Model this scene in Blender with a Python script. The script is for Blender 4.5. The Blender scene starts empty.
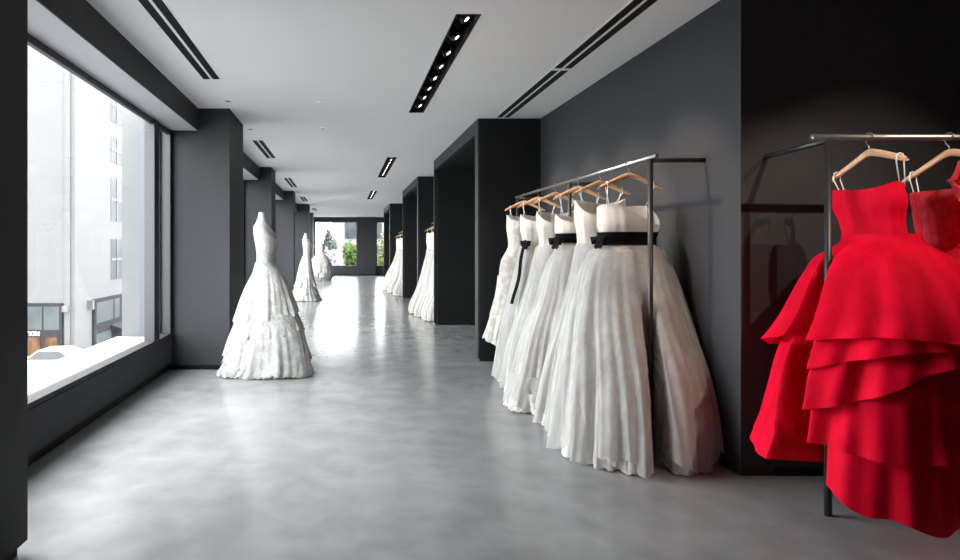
import bpy, math, random
import numpy as np
from mathutils import Vector, Matrix

random.seed(7)
SC = bpy.context.scene
COL = SC.collection
PI = math.pi
ORG = {}                       # world origin of every parent chain

# ------------------------------------------------------------------ materials
def new_mat(name):
    m = bpy.data.materials.new(name); m.use_nodes = True
    nt = m.node_tree; nt.nodes.clear()
    out = nt.nodes.new('ShaderNodeOutputMaterial')
    return m, nt, out

def N(nt, kind, **kw):
    n = nt.nodes.new(kind)
    for k, v in kw.items():
        if k.startswith('i_'):
            n.inputs[k[2:].replace('_', ' ')].default_value = v
        else:
            setattr(n, k, v)
    return n

def coords(nt):
    return nt.nodes.new('ShaderNodeTexCoord').outputs['Object']

def rgb(c): return (c[0], c[1], c[2], 1)

def paint(name, c, rough=0.5, var=0.06, scale=3.0, metal=0.0, bump=0.0, spec=0.5):
    m, nt, out = new_mat(name)
    b = N(nt, 'ShaderNodeBsdfPrincipled'); b.inputs['Roughness'].default_value = rough
    b.inputs['Metallic'].default_value = metal
    b.inputs['Specular IOR Level'].default_value = spec
    no = N(nt, 'ShaderNodeTexNoise'); no.inputs['Scale'].default_value = scale; no.inputs['Detail'].default_value = 5
    nt.links.new(coords(nt), no.inputs['Vector'])
    r = N(nt, 'ShaderNodeValToRGB')
    r.color_ramp.elements[0].position = .3; r.color_ramp.elements[1].position = .7
    r.color_ramp.elements[0].color = rgb([x*(1-var) for x in c]); r.color_ramp.elements[1].color = rgb([min(1, x*(1+var)) for x in c])
    nt.links.new(no.outputs['Fac'], r.inputs['Fac']); nt.links.new(r.outputs['Color'], b.inputs['Base Color'])
    if bump:
        bp = N(nt, 'ShaderNodeBump'); bp.inputs['Strength'].default_value = bump; bp.inputs['Distance'].default_value = .01
        n2 = N(nt, 'ShaderNodeTexNoise'); n2.inputs['Scale'].default_value = scale*12; n2.inputs['Detail'].default_value = 7
        nt.links.new(coords(nt), n2.inputs['Vector'])
        nt.links.new(n2.outputs['Fac'], bp.inputs['Height']); nt.links.new(bp.outputs['Normal'], b.inputs['Normal'])
    nt.links.new(b.outputs['BSDF'], out.inputs['Surface'])
    return m

def cloth(name, c, c2=None, scale=14.0, transl=0.25, bump=0.25, alpha=1.0, rough=0.8, sheen=0.25, spec=.2, pos=(.42, .62), stretch=1.0):
    """woven / lace cloth: mottled colour, translucent share, optional sheer share"""
    m, nt, out = new_mat(name)
    c2 = c2 or [x*.93 for x in c]
    b = N(nt, 'ShaderNodeBsdfPrincipled'); b.inputs['Roughness'].default_value = rough
    b.inputs['Sheen Weight'].default_value = sheen; b.inputs['Specular IOR Level'].default_value = spec
    mp = N(nt, 'ShaderNodeMapping'); mp.inputs['Scale'].default_value = (1, 1, stretch)
    nt.links.new(coords(nt), mp.inputs['Vector'])
    no = N(nt, 'ShaderNodeTexNoise'); no.inputs['Scale'].default_value = scale; no.inputs['Detail'].default_value = 6
    no.inputs['Roughness'].default_value = .65
    nt.links.new(mp.outputs['Vector'], no.inputs['Vector'])
    r = N(nt, 'ShaderNodeValToRGB')
    r.color_ramp.elements[0].position = pos[0]; r.color_ramp.elements[1].position = pos[1]
    r.color_ramp.elements[0].color = rgb(c2); r.color_ramp.elements[1].color = rgb(c)
    nt.links.new(no.outputs['Fac'], r.inputs['Fac']); nt.links.new(r.outputs['Color'], b.inputs['Base Color'])
    bp = N(nt, 'ShaderNodeBump'); bp.inputs['Strength'].default_value = bump; bp.inputs['Distance'].default_value = .012
    n2 = N(nt, 'ShaderNodeTexNoise'); n2.inputs['Scale'].default_value = scale*2.2; n2.inputs['Detail'].default_value = 5
    nt.links.new(mp.outputs['Vector'], n2.inputs['Vector'])
    nt.links.new(n2.outputs['Fac'], bp.inputs['Height']); nt.links.new(bp.outputs['Normal'], b.inputs['Normal'])
    cur = b.outputs['BSDF']
    if transl:
        t = N(nt, 'ShaderNodeBsdfTranslucent'); nt.links.new(r.outputs['Color'], t.inputs['Color'])
        mx = N(nt, 'ShaderNodeMixShader'); mx.inputs['Fac'].default_value = transl
        nt.links.new(cur, mx.inputs[1]); nt.links.new(t.outputs['BSDF'], mx.inputs[2]); cur = mx.outputs['Shader']
    if alpha < 1:
        tr = N(nt, 'ShaderNodeBsdfTransparent')
        mx = N(nt, 'ShaderNodeMixShader')
        mr = N(nt, 'ShaderNodeMapRange'); mr.inputs['From Min'].default_value = .35; mr.inputs['From Max'].default_value = .65
        mr.inputs['To Min'].default_value = alpha-.12; mr.inputs['To Max'].default_value = alpha+.12
        nt.links.new(no.outputs['Fac'], mr.inputs['Value'])
        nt.links.new(mr.outputs['Result'], mx.inputs['Fac'])
        nt.links.new(tr.outputs['BSDF'], mx.inputs[1]); nt.links.new(cur, mx.inputs[2]); cur = mx.outputs['Shader']
    nt.links.new(cur, out.inputs['Surface'])
    return m

def concrete():
    m, nt, out = new_mat('polished_concrete')
    b = N(nt, 'ShaderNodeBsdfPrincipled')
    co = coords(nt)
    n1 = N(nt, 'ShaderNodeTexNoise'); n1.inputs['Scale'].default_value = .8; n1.inputs['Detail'].default_value = 8
    n1.inputs['Roughness'].default_value = .5; n1.inputs['Distortion'].default_value = .6
    n2 = N(nt, 'ShaderNodeTexNoise'); n2.inputs['Scale'].default_value = 4.5; n2.inputs['Detail'].default_value = 7
    n2.inputs['Distortion'].default_value = .3
    for n in (n1, n2): nt.links.new(co, n.inputs['Vector'])
    mx = N(nt, 'ShaderNodeMix'); mx.data_type = 'FLOAT'; mx.inputs[0].default_value = .45
    nt.links.new(n1.outputs['Fac'], mx.inputs[2]); nt.links.new(n2.outputs['Fac'], mx.inputs[3])
    r = N(nt, 'ShaderNodeValToRGB'); e = r.color_ramp.elements
    e[0].position = .36; e[1].position = .64
    e[0].color = rgb(FLOOR_D); e[1].color = rgb(FLOOR_L)
    nt.links.new(mx.outputs[0], r.inputs['Fac']); nt.links.new(r.outputs['Color'], b.inputs['Base Color'])
    mr = N(nt, 'ShaderNodeMapRange'); mr.inputs['From Min'].default_value = .3; mr.inputs['From Max'].default_value = .7
    mr.inputs['To Min'].default_value = .16; mr.inputs['To Max'].default_value = .25
    nt.links.new(n2.outputs['Fac'], mr.inputs['Value']); nt.links.new(mr.outputs['Result'], b.inputs['Roughness'])
    b.inputs['Specular IOR Level'].default_value = .6
    nt.links.new(b.outputs['BSDF'], out.inputs['Surface'])
    return m

def glass():
    m, nt, out = new_mat('window_glass')
    t = N(nt, 'ShaderNodeBsdfTransparent'); t.inputs['Color'].default_value = (.97, .98, .98, 1)
    g = N(nt, 'ShaderNodeBsdfGlossy'); g.inputs['Roughness'].default_value = 0.02
    f = N(nt, 'ShaderNodeLayerWeight'); f.inputs['Blend'].default_value = .5
    p5 = N(nt, 'ShaderNodeMath'); p5.operation = 'POWER'; p5.inputs[1].default_value = 5.0
    nt.links.new(f.outputs['Facing'], p5.inputs[0])
    ml = N(nt, 'ShaderNodeMath'); ml.operation = 'MULTIPLY_ADD'; ml.inputs[1].default_value = .3; ml.inputs[2].default_value = .008
    nt.links.new(p5.outputs[0], ml.inputs[0])
    mx = N(nt, 'ShaderNodeMixShader')
    nt.links.new(ml.outputs[0], mx.inputs['Fac']); nt.links.new(t.outputs['BSDF'], mx.inputs[1]); nt.links.new(g.outputs['BSDF'], mx.inputs[2])
    nt.links.new(mx.outputs['Shader'], out.inputs['Surface'])
    return m

def emit(name, c, s):
    m, nt, out = new_mat(name)
    e = N(nt, 'ShaderNodeEmission'); e.inputs['Color'].default_value = rgb(c); e.inputs['Strength'].default_value = s
    nt.links.new(e.outputs['Emission'], out.inputs['Surface'])
    return m

def stone():
    """pale ashlar facade: faint block joints"""
    m, nt, out = new_mat('pale_ashlar')
    b = N(nt, 'ShaderNodeBsdfPrincipled'); b.inputs['Roughness'].default_value = .85
    g = N(nt, 'ShaderNodeNewGeometry')
    sp = N(nt, 'ShaderNodeSeparateXYZ'); nt.links.new(g.outputs['Position'], sp.inputs['Vector'])
    ad = N(nt, 'ShaderNodeMath'); ad.operation = 'ADD'
    nt.links.new(sp.outputs['X'], ad.inputs[0]); nt.links.new(sp.outputs['Y'], ad.inputs[1])
    cb = N(nt, 'ShaderNodeCombineXYZ'); nt.links.new(ad.outputs[0], cb.inputs['X']); nt.links.new(sp.outputs['Z'], cb.inputs['Y'])
    br = N(nt, 'ShaderNodeTexBrick'); br.inputs['Scale'].default_value = 1.0
    br.inputs['Brick Width'].default_value = 1.6; br.inputs['Row Height'].default_value = .9
    br.inputs['Mortar Size'].default_value = .018
    a = FACADE
    br.inputs['Color1'].default_value = rgb([x*1.03 for x in a]); br.inputs['Color2'].default_value = rgb([x*.96 for x in a])
    br.inputs['Mortar'].default_value = rgb([x*.86 for x in a])
    nt.links.new(cb.outputs['Vector'], br.inputs['Vector'])
    nt.links.new(br.outputs['Color'], b.inputs['Base Color'])
    nt.links.new(b.outputs['BSDF'], out.inputs['Surface'])
    return m

def wood():
    m, nt, out = new_mat('pale_maple')
    b = N(nt, 'ShaderNodeBsdfPrincipled'); b.inputs['Roughness'].default_value = .4
    mp = N(nt, 'ShaderNodeMapping'); mp.inputs['Scale'].default_value = (3, 40, 40)
    nt.links.new(coords(nt), mp.inputs['Vector'])
    no = N(nt, 'ShaderNodeTexNoise'); no.inputs['Scale'].default_value = 2; no.inputs['Detail'].default_value = 6
    nt.links.new(mp.outputs['Vector'], no.inputs['Vector'])
    r = N(nt, 'ShaderNodeValToRGB')
    r.color_ramp.elements[0].color = (.50, .27, .14, 1); r.color_ramp.elements[1].color = (.70, .43, .25, 1)
    nt.links.new(no.outputs['Fac'], r.inputs['Fac']); nt.links.new(r.outputs['Color'], b.inputs['Base Color'])
    nt.links.new(b.outputs['BSDF'], out.inputs['Surface'])
    return m

FLOOR_D, FLOOR_L = (.19, .19, .19), (.28, .28, .279)
FACADE = (.064, .0635, .0627)
M = {}
M['wall'] = paint('charcoal_paint', (.034, .0343, .037), .6, .04, 1.5, spec=.15)
M['soffit_glare'] = paint('soffit_underside_glare', (.5, .5, .51), .5, .03, 2, spec=.3)  # window glare on the soffit underside put into its pale colour
M['portal'] = paint('satin_black_panel', (.006, .006, .0062), .45, .05, 1.5, spec=.3)
M['black'] = paint('black_lining', (.008, .008, .008), .7, .1, 2, spec=.2)
M['ceil'] = paint('white_ceiling', (.92, .92, .91), .8, .01, 1)
M['floor'] = concrete()
M['glass'] = glass()
M['frame'] = paint('dark_anodised', (.012, .012, .014), .45, .1, 4)
M['fin'] = paint('grey_metal_cladding', (.05, .052, .06), .5, .05, 2)
M['stone'] = stone()
M['pierstone'] = paint('white_stone_cladding', (.085, .085, .086), .8, .04, 4)
M['joint'] = paint('stone_joint', (.10, .10, .10), .9, .1, 4)
M['sillstone'] = paint('white_sill', (.2, .2, .2), .7, .03, 5)
M['street'] = paint('pale_street', (.08, .08, .08), .9, .08, .7)
M['steel'] = paint('brushed_steel', (.27, .265, .26), .42, .05, 20, metal=1)
M['rodblack'] = paint('black_steel', (.016, .016, .017), .42, .1, 20)
M['wood'] = wood()
M['ivory'] = cloth('ivory_satin', (.62, .59, .55), (.53, .50, .46), 6, .18, .06)
M['lace'] = cloth('ivory_lace', (.65, .62, .58), (.49, .455, .42), 18, .2, .25)
M['taffeta'] = cloth('ivory_taffeta', (.62, .575, .525), (.54, .495, .45), 6, .2, .1)
M['tulle'] = cloth('sheer_tulle', (.62, .61, .595), (.55, .54, .525), 6, .35, .05, alpha=.5, stretch=.25)
M['white'] = cloth('white_organza', (.50, .495, .485), (.35, .342, .325), 13, .2, .7)
M['whitelayer'] = cloth('white_ruffle', (.52, .51, .495), (.34, .33, .31), 18, .25, .9)
M['blush'] = cloth('blush_lace', (.80, .74, .69), (.72, .65, .60), 16, .2, .3)
M['red'] = cloth('scarlet_organza', (.70, .003, .026), (.56, .002, .019), 4, .12, .06, rough=.7, sheen=0, spec=.06, stretch=.3)
M['redsheer'] = cloth('scarlet_sheer', (.74, .003, .028), (.60, .002, .021), 4, .2, .05, alpha=.9, rough=.7, sheen=0, spec=.06, stretch=.3)
M['redsatin'] = cloth('crimson_lace', (.85, .005, .034), (.55, .003, .020), 30, .1, .5, rough=.4)
M['redflower'] = cloth('coral_ruffle', (.75, .03, .025), (.60, .012, .016), 12, .25, .3)
M['ribbon'] = paint('black_satin_ribbon', (.004, .004, .0045), .75, .1, 10, spec=.08)
M['strap'] = paint('white_ribbon_loop', (.75, .74, .72), .6, .03, 10)
M['bust'] = cloth('white_dress_form', (.5, .5, .5), (.47, .47, .47), 30, 0, .08)
M['lens'] = emit('lamp_lens', (1, .97, .92), 6)
M['reflector'] = paint('lamp_reflector', (.75, .75, .74), .25, .03, 10, metal=.6)

# ------------------------------------------------------------------ mesh helpers
def mesh_obj(name, verts, faces, mat, parent=None, smooth=False):
    o0 = ORG.get(parent.name, (0, 0, 0)) if parent else (0, 0, 0)
    me = bpy.data.meshes.new(name)
    v = np.asarray(verts, dtype=float) - np.asarray(o0)
    me.from_pydata(v.tolist(), [], faces)
    me.materials.append(mat)
    if smooth: me.polygons.foreach_set('use_smooth', [True]*len(me.polygons))
    me.update()
    o = bpy.data.objects.new(name, me); COL.objects.link(o)
    if parent: o.parent = parent
    ORG[o.name] = o0
    return o

def thing(name, label, cat, loc, group=None):
    o = bpy.data.objects.new(name, None); COL.objects.link(o)
    o.location = loc; o.empty_display_size = .1
    o['label'] = label; o['category'] = cat
    if group: o['group'] = group
    ORG[o.name] = tuple(loc)
    return o

def tag(o, label, cat, group=None):
    o['label'] = label; o['category'] = cat
    if group: o['group'] = group
    return o

class MB:
    def __init__(s): s.v = []; s.f = []
    def add(s, v, f):
        b = len(s.v); s.v += [tuple(p) for p in v]; s.f += [tuple(b+i for i in q) for q in f]; return s
    def box(s, x0, x1, y0, y1, z0, z1):
        v = [(x, y, z) for x in (x0, x1) for y in (y0, y1) for z in (z0, z1)]
        return s.add(v, [(0,1,3,2),(4,6,7,5),(0,4,5,1),(2,3,7,6),(0,2,6,4),(1,5,7,3)])
    def tube(s, pts, r, n=10, cap=True):
        pts = [Vector(p) for p in pts]; rings = []
        rr = r if hasattr(r, '__len__') else [r]*len(pts)
        up = None
        for i, p in enumerate(pts):
            t = (pts[min(i+1, len(pts)-1)]-pts[max(i-1, 0)]).normalized()
            if up is None:
                up = Vector((0,0,1)) if abs(t.z) < .9 else Vector((1,0,0))
            a = (up - t*up.dot(t)).normalized(); b = t.cross(a); up = a
            rings.append([p + (a*math.cos(2*PI*k/n) + b*math.sin(2*PI*k/n))*rr[i] for k in range(n)])
        v = [q for ring in rings for q in ring]; f = []
        for i in range(len(pts)-1):
            for k in range(n):
                f.append((i*n+k, i*n+(k+1)%n, (i+1)*n+(k+1)%n, (i+1)*n+k))
        if cap:
            f.append(tuple(range(n))[::-1]); f.append(tuple((len(pts)-1)*n+k for k in range(n)))
        return s.add(v, f)
    def ribbon(s, pts, wvecs, th=.004):
        """strip of cloth with real thickness: centre line pts, half-width vectors"""
        pts = [Vector(p) for p in pts]; n = len(pts); v = []
        for i, p in enumerate(pts):
            t = (pts[min(i+1, n-1)]-pts[max(i-1, 0)]).normalized()
            w = Vector(wvecs[i] if isinstance(wvecs, list) else wvecs)
            nn = t.cross(w).normalized()*th/2
            v += [p-w-nn, p+w-nn, p+w+nn, p-w+nn]
        f = []
        for i in range(n-1):
            a = i*4; b = a+4
            for k in range(4): f.append((a+k, a+(k+1)%4, b+(k+1)%4, b+k))
        f += [(3,2,1,0), tuple((n-1)*4+k for k in range(4))]
        return s.add(v, f)
    def build(s, name, mat, parent=None, smooth=False): return mesh_obj(name, s.v, s.f, mat, parent, smooth)

STR = []
def struct(name, mb, mat):
    o = mb.build(name, mat); o['kind'] = 'structure'; STR.append(o); return o

def bevel(o, w=.004, seg=2):
    md = o.modifiers.new('edge_round', 'BEVEL'); md.width = w; md.segments = seg; md.limit_method = 'ANGLE'
    return o

# ------------------------------------------------------------------ cloth surfaces
def pchip(xs, ys, x):
    """monotone cubic interpolation; xs ascending"""
    xs = np.asarray(xs, float); ys = np.asarray(ys, float)
    h = np.diff(xs); d = np.diff(ys)/h; m = np.zeros(len(xs))
    m[0] = d[0]; m[-1] = d[-1]
    for i in range(1, len(xs)-1):
        m[i] = 0 if d[i-1]*d[i] <= 0 else 2*d[i-1]*d[i]/(d[i-1]+d[i])
    x = np.clip(x, xs[0], xs[-1])
    k = np.clip(np.searchsorted(xs, x)-1, 0, len(h)-1)
    t = (x-xs[k])/h[k]
    return ((2*t**3-3*t**2+1)*ys[k] + (t**3-2*t**2+t)*h[k]*m[k] + (-2*t**3+3*t**2)*ys[k+1] + (t**3-t**2)*h[k]*m[k+1])

def cloth_surface(name, prof, mat, parent, ztop, zbot, amp=.03, freqs=(7, 12, 19, 31), seed=1, p=2.2, nseg=200, nlev=44,
                  grow=0.0, flare=0.0, hem=None, top=None, clip=None, drift=1.6, pw=1.3, lim=None, hemfreq=0.0, arc=None, crease=0.0):
    """draped sheet round a body. prof rows: (z, xl, xr, yf, yb) in world units, any order."""
    rs = np.random.RandomState(seed)
    pr = sorted(prof); Z = [r[0] for r in pr]
    th = np.linspace(0, 2*PI, nseg, endpoint=False) if arc is None else np.linspace(arc[0], arc[1], nseg)
    zb = zbot + (np.array([hem(a) for a in th]) if hem else 0*th)
    zb = zb + hemfreq*(np.sin(th*37+rs.rand()*6)+.7*np.sin(th*61+rs.rand()*6))
    zt = ztop + (np.array([top(a) for a in th]) if top else 0*th)
    ph = rs.rand(len(freqs))*2*PI; dr = (rs.rand(len(freqs))-.5)*2*drift
    w = np.array([1.0/(1+.35*i) for i in range(len(freqs))]); w = w/w.sum()
    V = np.zeros((nlev, nseg, 3))
    for j in range(nlev):
        t = j/(nlev-1)
        z = zt + (zb-zt)*t
        xl, xr, yf, yb = [pchip(Z, [r[k] for r in pr], z) for k in (1, 2, 3, 4)]
        cx, cy = (xl+xr)/2, (yf+yb)/2
        rx, ry = (xr-xl)/2, (yb-yf)/2
        c, s = np.cos(th), np.sin(th)
        k = (np.abs(c)**p+np.abs(s)**p)**(-1/p)
        A = amp*(t**pw)
        f = sum(w[i]*np.cos(freqs[i]*th+ph[i]+dr[i]*t*(1.5)) for i in range(len(freqs)))
        f = np.where(f > 0, f, f*1.3)
        if crease: f = f + crease*(np.abs(np.sin(th*freqs[0]*.5+ph[0]*2+t*2))-.6)
        off = grow + flare*t*t + A*f
        x = cx + (rx*k+off)*c; y = cy + (ry*k+off)*s
        if lim is not None:
            x = np.clip(x, lim[0], lim[1]); y = np.clip(y, lim[2]+0*x, lim[3]+0*x)
        if clip is not None: x, y, z = clip(x, y, z)
        V[j, :, 0] = x; V[j, :, 1] = y; V[j, :, 2] = np.maximum(z, .006)
    faces = []
    m = nseg if arc is None else nseg-1
    for j in range(nlev-1):
        for i in range(m):
            i2 = (i+1) % nseg
            faces.append((j*nseg+i, (j+1)*nseg+i, (j+1)*nseg+i2, j*nseg+i2))
    return mesh_obj(name, V.reshape(-1, 3), faces, mat, parent, True)

def bow(parent, c, size=.07, axis=(0, 1, 0), out=(-1, 0, 0), tail=.0, droop=.5):
    """two flat loops, a knot and two pointed tails of black ribbon, centred at c"""
    c = Vector(c); a = Vector(axis).normalized(); o = Vector(out).normalized(); up = Vector((0,0,1))
    b = MB()
    for sg in (-1, 1):
        ax = (a*sg - up*droop*.6).normalized(); wd = o.cross(ax).normalized()
        pts, ws = [], []
        for q in range(15):
            u = q/14*2*PI; e = (1-math.cos(u))/2
            pts.append(c + ax*size*e + o*(size*.30*math.sin(u)+.010)); ws.append(wd*size*(.10+.26*e))
        b.ribbon(pts, ws, .003)
        td = (a*sg*.35 - up).normalized(); wt = o.cross(td).normalized()
        n = 6; L = size*1.1+(tail if sg < 0 else 0)
        b.ribbon([c + o*(.012+.006*math.sin(q*1.3)) + td*(L*q/n) for q in range(n+1)], [wt*size*(.10+.22*q/n) for q in range(n)] + [wt*size*.05], .003)
    b.tube([c-up*size*.16+o*.010, c+o*.016, c+up*size*.16+o*.010], [size*.10, size*.16, size*.10], 10)
    return b.build('bow', M['ribbon'], parent, False)

# ------------------------------------------------------------------ hanger + straps
def hanger(label, hook, along, tilt=0.0, half=.218, group='wooden hangers on the rails', rail_r=.013):
    """hook = point on top of the rail axis; along = unit vector of the arms"""
    hook = Vector(hook); a = Vector(along).normalized(); up = Vector((0,0,1)); side = a.cross(up)
    t = thing('clothes_hanger', label, 'hanger', tuple(hook), group)
    def arm(s):                                   # height of the arm centre line below the rail
        return -.078 - .105*(math.sqrt(s*s+.012)-.11) + tilt*s
    V, F = [], []; n = 25; q = 10
    for i in range(n):
        s = -1 + 2*i/(n-1)
        c = hook + a*half*s + up*arm(s) + side*(.018*(s*s))
        hgt = .019 - .006*abs(s)**2; thk = .0085 + .006*abs(s)**3
        if i in (0, n-1): hgt *= .55; thk *= .6
        for k in range(q):
            an = 2*PI*k/q
            V.append(c + up*hgt*math.sin(an) + side*thk*math.cos(an))
    for i in range(n-1):
        for k in range(q): F.append((i*q+k, i*q+(k+1)%q, (i+1)*q+(k+1)%q, (i+1)*q+k))
    F += [tuple(range(q)), tuple((n-1)*q+k for k in range(q))[::-1]]
    mesh_obj('arms', V, F, M['wood'], t, True)
    R = rail_r+.006; pts = []
    for k in range(15):
        an = -.5 + (PI+1.0)*k/14
        pts.append(hook + a*R*math.cos(an) + up*R*math.sin(an))
    pts = pts[::-1]
    base = [hook + a*(-R*.5) + up*(-R*1.5), hook + up*(-.045), hook + up*(-.068)]
    pts = pts[::-1] + base
    MB().tube(pts, .0028, 8).build('hook', M['steel'], t, True)
    return t, (lambda s: hook + a*half*s + up*arm(s) + side*(.018*s*s))

def straps(parent, arm, tops, wide=.012):
    """each strap is a V-loop from the hanger arm to two points on the bodice edge"""
    for s, q in tops:
        b = MB(); h = arm(s); q = Vector(q)
        d = Vector((.0, .0, .016))
        e = (arm(.2)-arm(-.2)).normalized()
        sd = e.cross(Vector((0,0,1)))
        b.tube([q-e*wide-d*.4, h-d*1.3+sd*.019, h+sd*.018, h+d*1.0+sd*.014, h+d*1.35, h+d*1.0-sd*.014, h-sd*.018, h-d*1.3-sd*.019, q+e*wide-d*.4], .0028, 6)
        b.build('strap', M['strap'], parent, True)

# ================================================================== THE ROOM
ZC = 2.90
XW = 2.355; XL = -1.90; XS = -1.607
Y0, Y1 = -5.0, 29.8
struct('floor', MB().box(-2.1, 5.2, Y0-.2, Y1+.25, -.25, 0), M['floor'])
# ceiling with three open channels for the spotlights
ch = [(3.97, 6.85), (10.2, 13.1), (16.2, 18.9)]; CX0, CX1 = .745, .915
c = MB(); c.box(-2.1, CX0, Y0-.2, Y1+.25, ZC, ZC+.3); c.box(CX1, 5.2, Y0-.2, Y1+.25, ZC, ZC+.3)
ys = [Y0-.2] + [v for p in ch for v in p] + [Y1+.25]
for i in range(0, len(ys), 2): c.box(CX0, CX1, ys[i], ys[i+1], ZC, ZC+.3)
c.box(CX0-.1, CX1+.1, Y0, Y1, ZC+.3, ZC+.35)
struct('ceiling', c, M['ceil'])

# right wall between the alcoves, and the return wall behind the red gowns
PORT = [(7.16, 10.67), (12.93, 16.3), (20.75, 23.9)]; XP = 1.606
segs = [(3.56, 7.16)] + [(PORT[0][1], PORT[1][0]), (PORT[1][1], PORT[2][0]), (PORT[2][1], Y1)]
w = MB()
for a, b_ in segs: w.box(XW, XW+.2, a, b_, 0, ZC)
struct('wall_right', w, M['wall'])
w = MB(); w.box(XW+.2, 5.0, 3.56, 3.76, .05, ZC); w.box(XW, XW+.21, 3.555, 3.56, .05, ZC)
struct('wall_return', w, M['wall'])
struct('baseboard_return', MB().box(XW+.21, 5.0, 3.558, 3.60, 0, .05), M['black'])
struct('wall_far_right', MB().box(5.0, 5.2, Y0, 3.76, 0, ZC), M['wall'])
struct('wall_back', MB().box(-2.1, 5.2, Y0-.2, Y0, 0, ZC), M['wall'])
# portal alcoves
for i, (a, b_) in enumerate(PORT):
    m = MB()
    m.box(XP+.02, XW+.2, a, a+.05, 0, ZC)                   # near side panel
    m.box(XP+.02, XW+.2, b_-.05, b_, 0, ZC)                 # far side panel
    fm = MB()
    fm.box(XP, XP+.02, a, a+.16, .03, ZC); fm.box(XP, XP+.02, b_-.05, b_, .03, ZC)
    fm.box(XP, XP+.05, a+.16, b_-.05, 2.735, ZC)            # header
    struct('trim_portal_face_%d' % (i+1), fm, M['wall'])
    struct('wall_right_portal_%d' % (i+1), m, M['portal'])
    m = MB()
    m.box(XP+.05, 3.4, a+.05, a+.16, 0, ZC); m.box(XP+.05, 3.4, b_-.10, b_-.05, 0, 2.735)
    m.box(3.4, 3.5, a, b_, 0, ZC); m.box(XP+.05, 3.4, a+.16, b_-.10, 2.735, 2.80)
    m.box(XW+.2, 3.4, a, a+.05, 0, ZC); m.box(XW+.2, 3.4, b_-.05, b_, 0, ZC)
    struct('wall_right_portal_%d_lining' % (i+1), m, M['black'])

# left side: piers, window bays
PIER = [(Y0, 2.67, -1.405), (6.65, 7.55, -1.262), (11.45, 12.15, -1.375), (16.15, 16.8, -1.345),  # first pier extended as unseen solid wall behind the camera, blocking window light
        (21.0, 21.7, -1.21), (26.1, 26.8, -1.33)]
for i, (a, b_, xr) in enumerate(PIER):
    struct('wall_left_pier_%d' % (i+1), MB().box(XL-.1, xr, a, b_, .055, ZC), M['wall'])
    struct('baseboard_pier_%d' % (i+1), MB().box(XL-.1, xr-.03, a+.03, b_-.03, 0, .055), M['black'])
edges = [v for p in PIER for v in p[:2]][1:] + [Y1]
bays = [(edges[i], edges[i+1]) for i in range(0, len(edges), 2)]
WZ0, WZ1 = .418, 2.60
PORTALS = []
for i, (a, b_) in enumerate(bays):
    if b_-a < .3: continue
    # soffit box
    m = MB(); m.box(XL-.1, XS, a, b_, 2.668, ZC); m.box(XS-.012, XS, a, b_, 2.655, 2.668); struct('trim_soffit_%d' % (i+1), m, M['wall'])
    struct('trim_soffit_underside_%d' % (i+1), MB().box(XL-.1, XS-.012, a, b_, 2.655, 2.668), M['soffit_glare'])
    # sill wall with shadow gap and toe recess
    m = MB(); m.box(XL-.1, XL, a, b_, .09, .372); m.box(XL-.1, XL+.012, a, b_, .385, WZ0); m.box(XL-.1, XL-.02, a, b_, .372, .385)
    struct('wall_left_sill_%d' % (i+1), m, M['wall'])
    struct('baseboard_left_%d' % (i+1), MB().box(XL-.1, XL-.05, a, b_, 0, .09), M['black'])
    # frame
    m = MB()
    for (ya, yb_) in ((a, a+.06), (b_-.22, b_-.0), (b_-.62, b_-.45)) if b_-a > 2.5 else ((a, a+.06), (b_-.06, b_)):
        m.box(XL-.10, XL, ya, yb_, WZ0, 2.655) if ya != b_-.22 else m.box(XL-.10, XL, b_-.07, b_, WZ0, 2.655)
    m.box(XL-.04, XL-.005, a, b_, 2.60, 2.618); m.box(XL-.04, XL-.012, a, b_, 2.618, 2.655)
    win = struct('window_%d' % (i+1), m, M['frame'])
    MB().box(XL-.030, XL-.022, a+.03, b_-.03, WZ0, WZ1).build('glass', M['glass'], win)
    PORTALS.append(((XL-.14, (a+b_)/2, (WZ0+WZ1)/2), b_-a-.06, WZ1-WZ0, 'L'))

# outside cladding of the piers seen through the first window
for i in (1,):
    a, b_, _ = PIER[i]
    m = MB(); zz = -5
    m.box(-2.454, -2.254, a, b_, -5, 9)
    struct('wall_exterior_pier', m, M['pierstone'])
    m = MB()
    for k in range(-8, 14):
        z = 2.02 + k*.95
        m.box(-2.458, -2.25, a-.003, a, z-.006, z+.006)
    struct('wall_exterior_pier_joint_line', m, M['joint'])
    m = MB(); m.box(-2.254, -2.10, a-.02, b_, -1, 9); m.box(-2.085, -2.0, a-.12, b_, -1, 9)
    struct('wall_exterior_return_panel', m, M['fin'])
struct('trim_exterior_sill', MB().box(-2.50, XL-.1, 2.2, 6.63, .28, .375).box(-2.04, XL-.1, 2.2, 6.63, .375, .405), M['sillstone'])

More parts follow.
